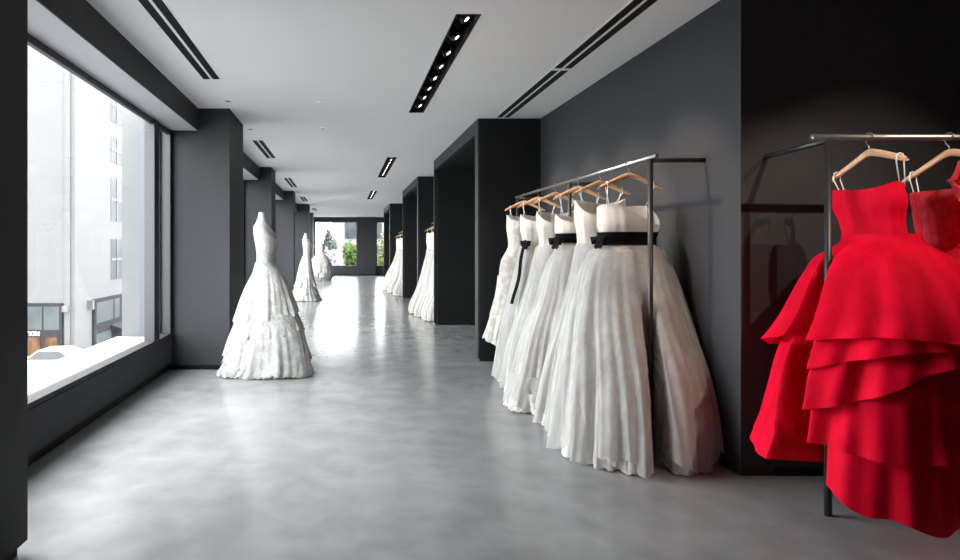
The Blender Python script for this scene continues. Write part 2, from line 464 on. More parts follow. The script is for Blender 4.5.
# far window wall
FW = [(-1.43, .69), (1.62, 2.30)]; FZ0, FZ1 = .44, 2.69
m = MB()
m.box(-2.1, XW+.2, Y1, Y1+.2, .06, FZ0); m.box(-2.1, XW+.2, Y1, Y1+.2, FZ1, ZC)
xs = [-2.1, FW[0][0], FW[0][1], FW[1][0], FW[1][1], XW+.2]
for k in range(0, 6, 2): m.box(xs[k], xs[k+1], Y1, Y1+.2, FZ0, FZ1)
m.box(.69, 1.62, Y1-.15, Y1, .06, ZC)
struct('wall_far', m, M['wall'])
struct('baseboard_far', MB().box(-2.1, XW, Y1+.02, Y1+.1, 0, .06), M['black'])
for k, (a, b_) in enumerate(FW):
    m = MB(); m.box(a, a+.05, Y1+.08, Y1+.16, FZ0, FZ1); m.box(b_-.05, b_, Y1+.08, Y1+.16, FZ0, FZ1)
    m.box(a, b_, Y1+.08, Y1+.16, FZ0, FZ0+.05); m.box(a, b_, Y1+.08, Y1+.16, FZ1-.05, FZ1)
    win = struct('window_%d' % (20+k), m, M['frame'])
    MB().box(a+.02, b_-.02, Y1+.115, Y1+.125, FZ0+.02, FZ1-.02).build('glass', M['glass'], win)
    PORTALS.append((((a+b_)/2, Y1+.22, (FZ0+FZ1)/2), b_-a, FZ1-FZ0, 'F'))

# ------------------------------------------------------------------ ceiling fittings
def diffuser(x, y0, y1, label, wd=.075, gap=.022):
    t = thing('slot_diffuser', label, 'air vent', (x, (y0+y1)/2, ZC), 'twin-slot air diffusers in the ceiling')
    W = 2*wd+gap
    m = MB()
    for xa, xb in ((x-W/2-.012, x-W/2), (x-gap/2, x+gap/2), (x+W/2, x+W/2+.012)): m.box(xa, xb, y0, y1, ZC-.004, ZC)
    m.box(x-W/2-.012, x+W/2+.012, y0-.01, y0, ZC-.004, ZC); m.box(x-W/2-.012, x+W/2+.012, y1, y1+.01, ZC-.004, ZC)
    m.build('frame', M['ceil'], t)
    for s in (-1, 1):
        xc = x+s*(gap+wd)/2
        MB().box(xc-wd/2, xc+wd/2, y0, y1, ZC-.0025, ZC).build('slot', M['black'], t)
diffuser(-1.205, 2.2, 5.49, 'long twin-slot air diffuser above the first big window', .065)
diffuser(-1.235, 8.6, 10.3, 'twin-slot air diffuser between the first and second dark piers', .065)
diffuser(-1.24, 13.2, 15.2, 'twin-slot air diffuser between the second and third dark piers', .065)
diffuser(-1.24, 18.0, 19.7, 'twin-slot air diffuser between the third and fourth dark piers', .065)
diffuser(-1.15, 23.0, 24.6, 'small distant twin-slot diffuser just before the far window wall', .065)
diffuser(1.885, 1.6, 5.16, 'twin-slot diffuser above the white gown rail, section towards the red gowns', .065)
diffuser(1.885, 5.22, 7.1, 'twin-slot diffuser above the white gown rail, section touching the black alcove', .065)

def spot_channel(y0, y1, n, label):
    xc = (CX0+CX1)/2
    t = thing('recessed_spotlight_channel', label, 'ceiling light', (xc, (y0+y1)/2, ZC), 'black spotlight channels along the ceiling')
    m = MB(); g = .002
    m.box(CX0+g, CX0+.01, y0+g, y1-g, ZC-.003, ZC+.16); m.box(CX1-.01, CX1-g, y0+g, y1-g, ZC-.003, ZC+.16)
    m.box(CX0+g, CX1-g, y0+g, y0+.01, ZC-.003, ZC+.16); m.box(CX0+g, CX1-g, y1-.01, y1-g, ZC-.003, ZC+.16)
    m.box(CX0+g, CX1-g, y0+g, y1-g, ZC+.16, ZC+.17)
    m.build('housing', M['black'], t)
    d = Vector((.62, -.12, -.78)).normalized()
    for k in range(n):
        y = y0 + (k+.5)*(y1-y0)/n
        p = Vector((xc-.012, y, ZC+.075))
        hd = MB().tube([p-d*.05, p+d*.055], .045, 16).build('spotlight', M['rodblack'], t, False)
        MB().tube([p+d*.0555, p+d*.0575], .019, 16).build('lens', M['lens'], hd, False)
spot_channel(ch[0][0], ch[0][1], 8, 'black ceiling channel of eight spotlights opposite the white gown rail')
spot_channel(ch[1][0], ch[1][1], 8, 'second black spotlight channel, midway along the corridor ceiling')
spot_channel(ch[2][0], ch[2][1], 8, 'farthest small black spotlight channel near the end windows')

def downlight(x, y, label):
    t = thing('recessed_downlight', label, 'ceiling light', (x, y, ZC), 'tiny recessed downlights in the white ceiling')
    MB().tube([(x, y, ZC), (x, y, ZC-.006)], .045, 20).build('bezel', M['ceil'], t)
    MB().tube([(x, y, ZC-.006), (x, y, ZC-.008)], .03, 20).build('lens', M['reflector'], t)
for x, y, l in ((-1.21, 6.3, 'tiny recessed downlight beside the top of the first pier'),
                (-.26, 6.3, 'tiny recessed downlight out in the open ceiling, nearer of two'),
                (-.26, 7.73, 'tiny recessed downlight out in the open ceiling, farther of two'),
                (-1.21, 7.8, 'tiny recessed downlight just past the first pier')):
    downlight(x, y, l)

# ================================================================== GARMENT RAILS
RZ = 1.94; RX = 2.0
def rail_rack(label, xr, z, ya, yb, posts, wall_x, group='black garment rails'):
    t = thing('garment_rail', label, 'clothes rail', (xr, (ya+yb)/2, 0), group)
    MB().tube([(xr, ya, z), (xr, yb, z)], .013, 16).build('rail', M['steel'], t, True)
    for y in posts:
        MB().tube([(xr, y, 0.0), (xr, y, z-.012)], .0165, 14).build('post', M['rodblack'], t, True)
        MB().tube([(xr-.0, y-.0, z-.016), (wall_x-.001, y, z-.016)], .015, 12).build('wall_arm', M['rodblack'], t, True)
    return t
rail_rack('black and steel wall rail carrying six ivory gowns', RX, RZ, 3.83, 6.95, (3.91, 5.306, 6.90), XW)
t = thing('garment_rail', 'black and steel rail carrying the scarlet gowns', 'clothes rail', (3.3, 3.03, 0), 'black garment rails')
ZR = 1.91; YR = 3.03
MB().tube([(2.366, YR, ZR), (4.3, YR, ZR)], .017, 16).build('rail', M['steel'], t, True)
for x in (2.447, 4.2):
    MB().tube([(x, YR, 0), (x, YR, ZR-.012)], .0165, 14).build('post', M['rodblack'], t, True)
    MB().tube([(x, YR, ZR-.016), (x+.06, 3.554, ZR-.016)], .015, 12).build('wall_arm', M['rodblack'], t, True)

# ================================================================== IVORY GOWNS ON THE RAIL
def slot_post(x, y, z):                 # the near post runs down a fold of the skirt
    k = .27                             # the fold runs forward and a little to the left
    d = np.maximum(np.abs(x-(RX-k*np.maximum(3.95-y, 0)))-.042, 0)
    yn = np.maximum(y, 3.955-30*d)
    return x+k*(yn-y), yn, z

GW = 'ivory gowns hanging on the black rail'
def body(hy, top, xl=1.82, xr=2.18, d=.115, waist=1.40, bust=.02):
    return [(top, xl, xr, hy-d, hy+d), (top-.10, xl-.005, xr+.005, hy-d-bust, hy+d), (waist, xl+.02, xr-.02, hy-d+.015, hy+d-.015)]

def neck(cen, deep, rise=0.0):
    """dip of the neckline on the side facing angle cen (radians)"""
    def f(a):
        d = math.cos(a-cen)
        return -deep*max(0, d)**2 + rise*abs(math.sin(a-cen))
    return f

def gown(label, hy, top, prof, bod_mat, skirt_mat, waist=1.40, hang=None, lim=None, layers=(), amp=.035, hemz=.01, seed=1, sash=None,
         bowpt=None, clip=None, deep=.05, group=GW, xl=1.82, xr=2.18, hangtilt=0.0, freqs=(7, 12, 19, 31), hem=None, tail=0.0, p=2.3, hemfreq=.004, ncen=-PI/2-.4, nseg=200):
    b = body(hy, top, xl, xr, waist=waist)
    full = b + prof
    cx = (xl+xr)/2
    t = thing('gown', label, 'dress', (cx, hy, 0), group)
    cloth_surface('bodice', full, bod_mat, t, top, waist-.02, amp=.006, seed=seed+50, nseg=110, nlev=18, p=2.6, top=neck(ncen, deep, .034), freqs=(5, 9, 17, 23), pw=.2, lim=None)
    cloth_surface('skirt', full, skirt_mat, t, waist-.01, hemz, nseg=nseg, amp=amp, seed=seed, clip=clip, lim=lim, freqs=freqs, hem=hem, p=p, hemfreq=hemfreq)
    for i, (g, zt, zb, mt, am) in enumerate(layers):
        cloth_surface('overlay', full, M[mt], t, zt, zb, nseg=nseg, amp=am, seed=seed+7*(i+1), grow=g, clip=clip, lim=lim, freqs=(9, 14, 23, 37), p=p, hemfreq=.006)
    if sash:
        cloth_surface('sash', full, M['ribbon'], t, sash[0], sash[1], amp=.004, seed=seed+3, grow=.010, nseg=110, nlev=8, p=2.6, freqs=(5, 9, 13), pw=.1)
    if bowpt: bow(t, bowpt[0], bowpt[1], axis=(.25, -1, 0), out=(-1, -.35, 0), tail=tail)
    h, arm = hanger(*hang, hook=(RX, hy, RZ), along=(1, -.05, 0), tilt=hangtilt, rail_r=.013) if hang else (None, None)
    if h:
        straps(t, arm, [(-.72, (cx-.14, hy-.02, top+.004)), (.72, (cx+.14, hy+.02, top+.004))])
    return t

HX = ('pale wooden hanger %s',)
# farthest: slim sheath with appliqued lace
gown('slim ivory lace sheath at the alcove end of the rail', 6.63, 1.69,
     [(1.2, 1.74, 2.17, 6.53, 6.73), (.9, 1.70, 2.18, 6.50, 6.74), (.6, 1.63, 2.2, 6.48, 6.75), (.3, 1.55, 2.22, 6.44, 6.78)],
     M['lace'], M['lace'], hang=('pale wooden hanger of the slim lace sheath at the alcove end',), lim=(1.4, 2.33, 6.40, 6.85),
     amp=.05, hemz=.30, seed=3, hem=lambda a: .05*math.cos(a*2), freqs=(3, 5, 8, 13), layers=((.012, 1.05, .62, 'lace', .02), (.012, .72, .36, 'lace', .04)), xl=1.81, xr=2.17)
# tulle gown with black bow and long ribbon tails
t = gown('ivory tulle gown with small black bow and long hanging ribbon', 6.15, 1.67,
     [(1.2, 1.80, 2.18, 6.02, 6.27), (.9, 1.73, 2.22, 5.97, 6.30), (.5, 1.64, 2.27, 5.91, 6.33), (0, 1.575, 2.31, 5.85, 6.36)],
     M['ivory'], M['ivory'], hang=('pale wooden hanger of the gown with the long black ribbon',), lim=(1.3, 2.33, 5.83, 6.37),
     amp=.05, seed=11, layers=((.015, 1.38, .03, 'tulle', .06), (.03, 1.36, .08, 'tulle', .07)), bowpt=((1.835, 6.02, 1.42), .08), xl=1.82, xr=2.17)
pts = [(1.815-.14*k/8-.01*math.sin(k), 6.0-.06*k/8, 1.40-.60*k/8) for k in range(9)]
MB().ribbon(pts, Vector((.012, -.012, 0)), .004).build('ribbon_tail', M['ribbon'], t)
# full tulle, no sash
gown('plain strapless ivory tulle gown without a sash, third from the alcove', 5.66, 1.675,
     [(1.2, 1.81, 2.18, 5.53, 5.77), (.9, 1.73, 2.22, 5.48, 5.79), (.5, 1.60, 2.27, 5.40, 5.80), (0, 1.52, 2.31, 5.33, 5.82)],
     M['taffeta'], M['ivory'], hang=('pale wooden hanger of the plain gown third from the alcove',), lim=(1.3, 2.33, 5.33, 5.82),
     amp=.05, seed=23, layers=((.015, 1.38, .03, 'tulle', .07), (.03, 1.36, .06, 'tulle', .06)), xl=1.83, xr=2.17, deep=.09)
# lace gown with flat black sash
gown('ivory lace gown with a flat black sash, scalloped hem on the floor', 5.10, 1.61,
     [(1.2, 1.73, 2.19, 4.95, 5.22), (.95, 1.66, 2.22, 4.91, 5.24), (.65, 1.55, 2.25, 4.88, 5.25), (.3, 1.46, 2.29, 4.84, 5.27), (0, 1.385, 2.31, 4.81, 5.28)],
     M['taffeta'], M['lace'], hang=('pale wooden hanger of the gown with the flat black sash',), lim=(1.2, 2.33, 4.80, 5.283),
     amp=.05, seed=31, layers=((.012, 1.38, .05, 'tulle', .06), (.012, .16, .015, 'lace', .05), (.03, .30, .10, 'tulle', .05)), sash=(1.475, 1.395), bowpt=((1.775, 5.0, 1.43), .085), xl=1.81, xr=2.18, hemfreq=.01)
# tall bodice, no sash, soft vertical folds
gown('blush ivory gown with a tall folded bodice and no sash', 4.67, 1.70,
     [(1.2, 1.80, 2.19, 4.54, 4.79), (.9, 1.72, 2.23, 4.51, 4.78), (.5, 1.60, 2.27, 4.47, 4.77), (0, 1.49, 2.31, 4.43, 4.77)],
     M['taffeta'], M['lace'], hang=('pale wooden hanger of the tall blush bodice',), lim=(1.3, 2.33, 4.42, 4.78),
     amp=.045, seed=47, layers=((.012, 1.39, .03, 'tulle', .05), (.022, 1.37, .1, 'tulle', .05)), xl=1.81, xr=2.18, deep=.10)
# near ball gown, black sash with bow, post lying in its fold
gown('voluminous ivory tulle ball gown with a black sash bow, next to the front post', 4.20, 1.62,
     [(1.22, 1.71, 2.23, 4.05, 4.33), (1.0, 1.64, 2.29, 3.97, 4.36), (.855, 1.60, 2.31, 3.90, 4.37), (.5, 1.52, 2.335, 3.70, 4.39), (.2, 1.475, 2.34, 3.60, 4.40), (0, 1.45, 2.34, 3.56, 4.40)],
     M['taffeta'], M['lace'], hang=('pale wooden hanger of the ball gown by the front post',), lim=(1.2, 2.338, 3.4, 4.405),
     amp=.055, seed=61, clip=slot_post, layers=((.012, 1.36, .05, 'tulle', .07), (.028, 1.36, .02, 'tulle', .08), (.045, 1.34, .09, 'tulle', .08)),
     sash=(1.462, 1.372), bowpt=((1.765, 4.13, 1.425), .075), xl=1.785, xr=2.185, p=2.5, deep=.11, ncen=-.75, nseg=420)

# ================================================================== SCARLET GOWNS
def slot_red(x, y, z):                  # the rail post stands in a fold, open to the left
    d = np.maximum(np.abs(y-YR)-.035, 0)
    return np.maximum(x, 2.49-np.where(y > YR, 12, 1.22)*d), y, z
def slot_flounce(x, y, z):
    d = np.maximum(np.abs(y-YR)-.035, 0)
    return np.maximum(x, 2.49-np.where(y > YR, 12, 2.0)*d), y, z

GR = 'scarlet gowns on the second rail'
cx, cy = 2.654, YR
R1 = thing('gown', 'scarlet strapless gown with big layered organza flounces', 'dress', (cx, cy, 0), GR)
BP = [(1.645, 2.545, 2.72, 2.85, 3.21), (1.58, 2.55, 2.73, 2.84, 3.20), (1.48, 2.58, 2.73, 2.86, 3.17), (1.40, 2.59, 2.74, 2.86, 3.16)]
cloth_surface('bodice', BP, M['red'], R1, 1.645, 1.39, amp=.006, seed=5, nseg=120, nlev=18, p=2.6, freqs=(5, 9, 16, 23), pw=.2,
              top=lambda a: .012*math.sin(3*a)+.012*math.sin(-a))
SK = BP + [(1.30, 2.47, 2.86, 2.78, 3.26), (1.18, 2.41, 2.92, 2.72, 3.30), (1.0, 2.36, 2.94, 2.68, 3.33), (.75, 2.27, 2.95, 2.66, 3.36), (.45, 2.22, 2.95, 2.63, 3.38), (.15, 2.15, 2.95, 2.58, 3.40)]
RL = (1.9, 2.965, 2.4, 3.52)
cloth_surface('skirt', SK, M['red'], R1, 1.41, .16, amp=.035, seed=9, clip=slot_red, freqs=(5, 8, 13, 21), p=2.3, lim=RL, nseg=260, hem=lambda a: .16*max(0, math.cos(a-1.9))-.04*max(0, math.cos(a+1.0))+.09*max(0, math.cos(a+2.9))**4+.015*math.sin(9*a), crease=.3)
FL = [  # (ztop, zbot, grow, flare, arc from, arc to, hem slope, seed)
    (1.42, .80, .015, .06, .50*PI, .985*PI, .10, 13),
    (.86, .40, .012, .02, .50*PI, .95*PI, -.12, 33),
    (1.02, .40, .012, .03, -.93*PI, .10*PI, .10, 41),
    (1.42, .92, .055, .09, -.99*PI, .15*PI, .05, 17),
    (1.41, .76, .040, .07, -.97*PI, .12*PI, .36, 21),
    (1.40, .56, .022, .06, -.95*PI, .10*PI, .62, 29)]
for zt, zb, g, fl, a0, a1, sl, sd in FL:
    cloth_surface('flounce', SK, M['redsheer'], R1, zt, zb, amp=.045, seed=sd, grow=g, flare=fl, clip=slot_flounce, freqs=(5, 9, 14, 22), p=2.2, lim=RL, arc=(a0, a1),
                  hem=(lambda a, a0=a0, a1=a1, sl=sl: sl*(a-a0)/(a1-a0)+.025*math.sin(3.1*a+sl*40)), crease=.35, nlev=30, nseg=160)
h, arm = hanger('pale wooden hanger of the layered scarlet gown', (cx, YR, ZR), (.04, -1, 0), tilt=.03, rail_r=.017)
straps(R1, arm, [(-.8, (2.64, 3.17, 1.645)), (.8, (2.69, 2.885, 1.65))])

cx2 = 3.06
R2 = thing('gown', 'crimson lace gown with a ruffled shoulder flower, at the frame edge', 'dress', (cx2, YR, 0), GR)
B2 = [(1.66, 2.955, 3.16, 2.86, 3.2), (1.55, 2.96, 3.17, 2.85, 3.19), (1.38, 2.98, 3.16, 2.88, 3.17)]
cloth_surface('bodice', B2, M['redsatin'], R2, 1.64, 1.36, amp=.006, seed=6, nseg=110, nlev=18, p=2.6, freqs=(5, 9, 16, 23), pw=.2)
S2 = B2 + [(1.1, 2.96, 3.30, 2.86, 3.24), (.6, 3.0, 3.42, 2.84, 3.3), (.1, 3.06, 3.5, 2.80, 3.34)]
cloth_surface('skirt', S2, M['redsatin'], R2, 1.37, .1, amp=.04, seed=19, freqs=(6, 11, 17, 27), lim=(2.975, 3.6, 2.7, 3.45))
fb = MB()
for k in range(9):                      # flower: overlapping curled petals
    an = 2*PI*k/9*2.4; rr = .035+.006*k
    c0 = Vector((2.915, 2.87, 1.675)); V = []; F = []
    for i in range(6):
        for j in range(7):
            u = i/5; v = (j/6-.5)*2
            rad = rr*u*1.3; ang = an+v*.75*(1-.2*u)
            V.append(c0 + Vector((math.cos(ang)*rad*.9, -.05-.05*u+.02*math.sin(v*5+k)+.008*k*(1-u), math.sin(ang)*rad*1.5)))
    for i in range(5):
        for j in range(6): F.append((i*7+j, i*7+j+1, (i+1)*7+j+1, (i+1)*7+j))
    fb.add(V, F)
fb.build('shoulder_flower', M['redflower'], R2, True)
h, arm = hanger('orange-lit wooden hanger of the crimson lace gown', (3.058, YR, ZR), (.06, -1, 0), tilt=.03, rail_r=.017)
straps(R2, arm, [(-.78, (3.03, 3.17, 1.64)), (.78, (3.1, 2.885, 1.64))])

# ================================================================== GOWNS IN THE FARTHER BAYS
def bay_rail(label, ya, yb):
    return rail_rack(label, 1.90, 1.88, ya, yb, (ya, yb), XW)
bay_rail('black garment rail in the bay past the first alcove', 10.78, 12.84)
bay_rail('black garment rail in the bay past the second alcove', 16.45, 20.6)
GB = 'blush gowns in the far bays'
def bay_gown(label, hlabel, y, xh, seed):
    RXb = 1.90
    t = thing('gown', label, 'dress', (RXb, y, 0), GB)
    pr = [(1.66, 1.72, 2.08, y-.1, y+.1), (1.5, 1.715, 2.08, y-.11, y+.11), (1.34, 1.73, 2.06, y-.09, y+.1), (1.0, 1.66, 2.12, y-.16, y+.16),
          (.5, xh+.14, 2.2, y-.25, y+.24), (.15, xh, 2.25, y-.31, y+.29), (0, xh-.01, 2.25, y-.32, y+.3)]
    L = (xh-.05, 2.33, y-.285, y+.275)
    cloth_surface('bodice', pr, M['blush'], t, 1.66, 1.32, amp=.006, seed=seed, nseg=80, nlev=12, p=2.5, freqs=(5, 9, 13))
    cloth_surface('skirt', pr, M['ivory'], t, 1.33, .02, amp=.05, seed=seed+1, nseg=140, nlev=30, lim=L)
    cloth_surface('overlay', pr, M['tulle'], t, 1.33, .05, amp=.06, seed=seed+2, nseg=140, nlev=30, lim=L, grow=.015)
    h, arm = hanger(hlabel, (RXb, y, 1.88), (1, 0, 0), rail_r=.013)
    straps(t, arm, [(-.75, (RXb-.15, y, 1.66)), (.75, (RXb+.15, y, 1.66))])
bay_gown('blush gown flaring out past the first black alcove, first of its bay', 'wooden hanger of the first gown past the first alcove', 11.2, 1.50, 101)
bay_gown('blush gown behind the first one past the first alcove', 'wooden hanger of the middle gown past the first alcove', 11.8, 1.44, 111)
bay_gown('ivory gown standing out lowest-left past the first alcove, last of its bay', 'wooden hanger of the last gown past the first alcove', 12.4, 1.38, 121)
bay_gown('blush gown nearest in the bay past the second alcove', 'wooden hanger of the first gown past the second alcove', 17.1, 1.45, 131)
bay_gown('blush gown in the middle of the bay past the second alcove', 'wooden hanger of the middle gown past the second alcove', 18.3, 1.36, 141)
bay_gown('ivory gown at the far end of the bay past the second alcove', 'wooden hanger of the last gown past the second alcove', 19.5, 1.28, 151)

# ================================================================== GOWNS ON DRESS FORMS BY THE PIERS
def P(px, y): return (px-343.4)*y/600.0
TORSO = [(1.63, -.040, .070, -.06, .06), (1.59, -.052, .10, -.135, .135), (1.53, -.055, .142, -.165, .165), (1.45, -.045, .182, -.16, .16),
         (1.365, -.030, .180, -.15, .15), (1.27, -.02, .152, -.13, .13), (1.18, -.02, .145, -.12, .12), (1.05, -.045, .13, -.105, .105)]
def bodice_prof(x, y): return [(z, x+a, x+b, y+c_, y+d) for z, a, b, c_, d in TORSO]
def dress_form(label, x, y, s=1.0, group='white dress forms along the window side'):
    t = thing('dress_form', label, 'mannequin', (x, y, 0), group)
    pr = [(1.725, -.013, .047, -.03, .03), (1.68, -.021, .056, -.034, .034)] + TORSO
    pr = [(z*s, x+a, x+b, y+c_, y+d) for z, a, b, c_, d in pr]
    V = cloth_surface('torso', pr, M['bust'], t, 1.735*s, 1.05*s, amp=0, nseg=40, nlev=40, p=2.0)
    MB().tube([(x+.017, y, 1.725*s-.002), (x+.017, y, 1.725*s+.006)], [.028, .02], 16).build('neck_cap', M['bust'], t)
    MB().tube([(x, y, .02), (x, y, 1.08*s)], .018, 12).build('pole', M['steel'], t, True)
    MB().tube([(x, y, 0.0), (x, y, .015), (x, y, .022)], [.16, .16, .03], 28).build('base', M['rodblack'], t)
    return t

# --- the near one: tiered organza with a train towards the pier
mx, my = -.895, 6.43
dress_form('headless white dress form wearing the tiered gown by the first pier', mx, my)
T1 = thing('gown', 'white tiered organza gown with a train, beside the first dark pier', 'dress', (mx, my, 0), 'white gowns on dress forms')
def X(px): return P(px, 6.38)
pr = bodice_prof(mx, my)[:-2] + [(1.18, mx-.035, mx+.16, my-.135, my+.135),
      (1.10, X(254), X(280), my-.16, my+.16), (.95, X(247), X(287), my-.18, my+.18), (.80, X(242), X(292), my-.20, my+.19), (.60, X(237), X(298), my-.22, my+.19),
      (.40, X(231), X(304), my-.24, my+.19), (.20, X(226), X(308), my-.25, my+.19), (.05, X(220), X(310), my-.26, my+.19), (0, X(217), X(310), my-.26, my+.19)]
LM = (-1.42, -.3, 5.9, 6.635)
cloth_surface('bodice', bodice_prof(mx, my), M['white'], T1, 1.60, 1.13, amp=.002, seed=71, nseg=90, nlev=24, p=2.0, grow=.012, top=lambda a: -.10*max(0, math.cos(a))**2, freqs=(6, 11, 17), pw=.1)
cloth_surface('skirt', pr, M['white'], T1, 1.19, .015, amp=.035, crease=.4, seed=73, lim=LM, p=2.2, hemfreq=.006, freqs=(6, 10, 15, 26), grow=.01)
cloth_surface('peplum', pr, M['white'], T1, 1.20, .62, amp=.022, crease=.4, seed=75, lim=LM, p=2.2, grow=.018, flare=.012, hem=lambda a: .05*math.cos(a)-.02*math.cos(a+PI/2), freqs=(7, 12, 19, 29), hemfreq=.008)
cloth_surface('tier', pr, M['whitelayer'], T1, .70, .36, amp=.035, seed=77, lim=LM, p=2.2, grow=.012, flare=.012, hem=lambda a: -.14*math.cos(a-2.6)+.05*math.cos(3*a), freqs=(8, 13, 21, 34), hemfreq=.012, crease=.35)
cloth_surface('tier', pr, M['whitelayer'], T1, .46, .16, amp=.04, seed=79, lim=LM, p=2.2, grow=.008, flare=.012, hem=lambda a: .06*math.cos(2*a+1), freqs=(9, 14, 23, 36), hemfreq=.016, crease=.4)
cloth_surface('tier', pr, M['whitelayer'], T1, .26, .012, amp=.05, seed=81, lim=LM, p=2.2, freqs=(9, 15, 25, 38), hemfreq=.014, crease=.45)
# draped panel falling down the front of the skirt
cloth_surface('front_panel', pr, M['white'], T1, .66, .02, amp=.03, seed=83, lim=LM, p=2.2, grow=.03, flare=.01, arc=(-PI*.62, -PI*.18), nseg=60, freqs=(8, 14, 23, 31), hemfreq=.01,
              hem=lambda a: .02*math.cos(5*a), crease=.3)

def simple_gown(label, flabel, x, y, half_l, half_r, seed, ball=False, mat='whitelayer'):
    dress_form(flabel, x, y)
    t = thing('gown', label, 'dress', (x, y, 0), 'white gowns on dress forms')
    pr = bodice_prof(x, y)[:-2] + [(1.2, x-.035, x+.16, y-.135, y+.135)]
    if ball: pr += [(1.0, x-.26, x+.30, y-.3, y+.3), (.7, x-half_l*.85, x+half_r*.85, y-.42, y+.42), (.3, x-half_l, x+half_r, y-.5, y+.5), (0, x-half_l*.93, x+half_r*.9, y-.47, y+.47)]
    else: pr += [(1.0, x-.11, x+.18, y-.17, y+.17), (.7, x-.18, x+.22, y-.22, y+.22), (.4, x-half_l*.62, x+half_r*.66, y-.3, y+.3), (0, x-half_l, x+half_r, y-.42, y+.42)]
    cloth_surface('bodice', bodice_prof(x, y), M['white'], t, 1.58, 1.14, amp=.002, seed=seed, nseg=70, nlev=16, grow=.012, p=2.0, freqs=(6, 11), top=lambda a: -.08*max(0, math.cos(a))**2)
    cloth_surface('skirt', pr, M['white'], t, 1.2, .015, amp=.05, seed=seed+1, nseg=140, nlev=30, freqs=(6, 10, 17, 25))
    for k, (zt, zb) in enumerate(((1.0, .6), (.72, .35), (.45, .14)) if ball else ((.62, .36), (.42, .18), (.24, .015))):
        cloth_surface('tier', pr, M[mat], t, zt, zb, amp=.045, seed=seed+3+k, nseg=140, nlev=16, grow=.012, flare=.02, freqs=(8, 13, 22, 31), hemfreq=.012, crease=.35)
simple_gown('slender white trumpet gown with ruffled hem, in front of the third pier', 'dress form of the slender trumpet gown', -1.0, 15.55, .36, .40, 201)
simple_gown('round white ruffled ball gown close to the far window', 'dress form of the round ball gown near the far window', -.98, 25.2, .48, .52, 221, True)

# ================================================================== OUTSIDE
ZS = -5.0
struct('street', MB().box(-60, 60, -30, 110, ZS-.3, ZS), M['street'])
YA = 34.0; XB = -15.2
bd = thing('building', 'pale stone building with dark shopfronts across the street', 'building', (-18, 40, ZS))
m = MB(); m.box(-34, XB, YA, 62, ZS, 24)
m.box(XB-.55, XB-.25, YA-.12, YA, ZS, 24)
m.build('facade', M['stone'], bd)
shop_dark = paint('shopfront_dark', (.012, .0125, .014), .7, .1, 4, spec=.1)
shop_glass = paint('shop_glass', (.032, .038, .038), .4, .25, .9, spec=.15)
shop_warm = paint('shop_display', (.05, .026, .012), .6, .7, 2.2, spec=.1)
win_dark = paint('upper_window_glass', (.03, .032, .034), .5, .4, .8, spec=.1)
lampm = paint('lantern_metal', (.06, .06, .06), .5, .1, 5)
def XA(px, y=YA): return P(px, y)
def ZA(py, y=YA): return 1.35-(py-248.3)*y/600
# shopfront on the face towards us
sf = MB().box(XA(10), XA(63.5), YA-.15, YA, ZS, ZA(303)).build('shopfront', shop_dark, bd)
for a, b_ in ((28.8, 43.5), (45, 60.5)):
    MB().box(XA(a), XA(b_), YA-.17, YA-.15, ZA(329.5), ZA(306.5)).build('shop_window', shop_glass, sf)
    MB().box(XA(a), XA(b_-2), YA-.17, YA-.15, ZA(357), ZA(337)).build('shop_display', shop_warm, sf)
tc = bpy.data.curves.new('sign_lettering', 'FONT'); tc.body = 'CTION'; tc.size = .33; tc.extrude = .03; tc.align_x = 'RIGHT'
to = bpy.data.objects.new('sign_lettering', tc); COL.objects.link(to); to.parent = sf
ORG[to.name] = ORG[bd.name]
to.location = Vector((XA(41.5), YA-.19, ZA(335.3))) - Vector(ORG[bd.name]); to.rotation_euler = (PI/2, 0, 0)
letter = paint('white_letters', (.7, .7, .7), .5, .02, 5)
bpy.context.view_layer.update()
lm = bpy.data.meshes.new_from_object(to.evaluated_get(bpy.context.evaluated_depsgraph_get())); lm.materials.clear(); lm.materials.append(letter)
lo = bpy.data.objects.new('sign_lettering', lm); COL.objects.link(lo); lo.parent = sf; lo.location = to.location; lo.rotation_euler = to.rotation_euler
bpy.data.objects.remove(to); lo.name = 'sign_lettering'
# shopfront on the receding face
ya, yb = 600*-XB/(343.4-92), 600*-XB/(343.4-121)
sf = MB().box(XB, XB+.15, ya, yb, ZS, -1.75).build('shopfront', shop_dark, bd)
MB().box(XB+.15, XB+.17, ya+.25, ya+(yb-ya)*.62, -3.25, -1.98).build('shop_window', shop_glass, sf)
MB().box(XB+.15, XB+.17, ya+(yb-ya)*.66, yb-.7, -3.25, -1.98).build('shop_window', shop_glass, sf)
MB().box(XB+.15, XB+.17, ya+.25, ya+(yb-ya)*.55, ZS+.1, -3.9).build('shop_window', shop_glass, sf)
MB().add([(XB+.16, yb-2.2, -3.6), (XB+1.3, yb-2.2, -4.0), (XB+1.3, yb-.1, -4.0), (XB+.16, yb-.1, -3.6), (XB+.16, yb-2.2, -4.0), (XB+.16, yb-.1, -4.0)],
         [(0,1,2,3), (0,4,1), (3,2,5), (1,4,5,2)]).build('awning', shop_dark, sf)
for px, x0 in ((67.5, None), (88.5, None)):
    if px < 75: MB().box(XA(px)-.16, XA(px)+.16, YA-.35, YA, ZA(311.5), ZA(305.5)).build('wall_lantern', lampm, bd)
    else:
        yl = 600*-XB/(343.4-px)
        MB().box(XB, XB+.3, yl-.12, yl+.12, -2.3, -1.75).build('wall_lantern', lampm, bd)
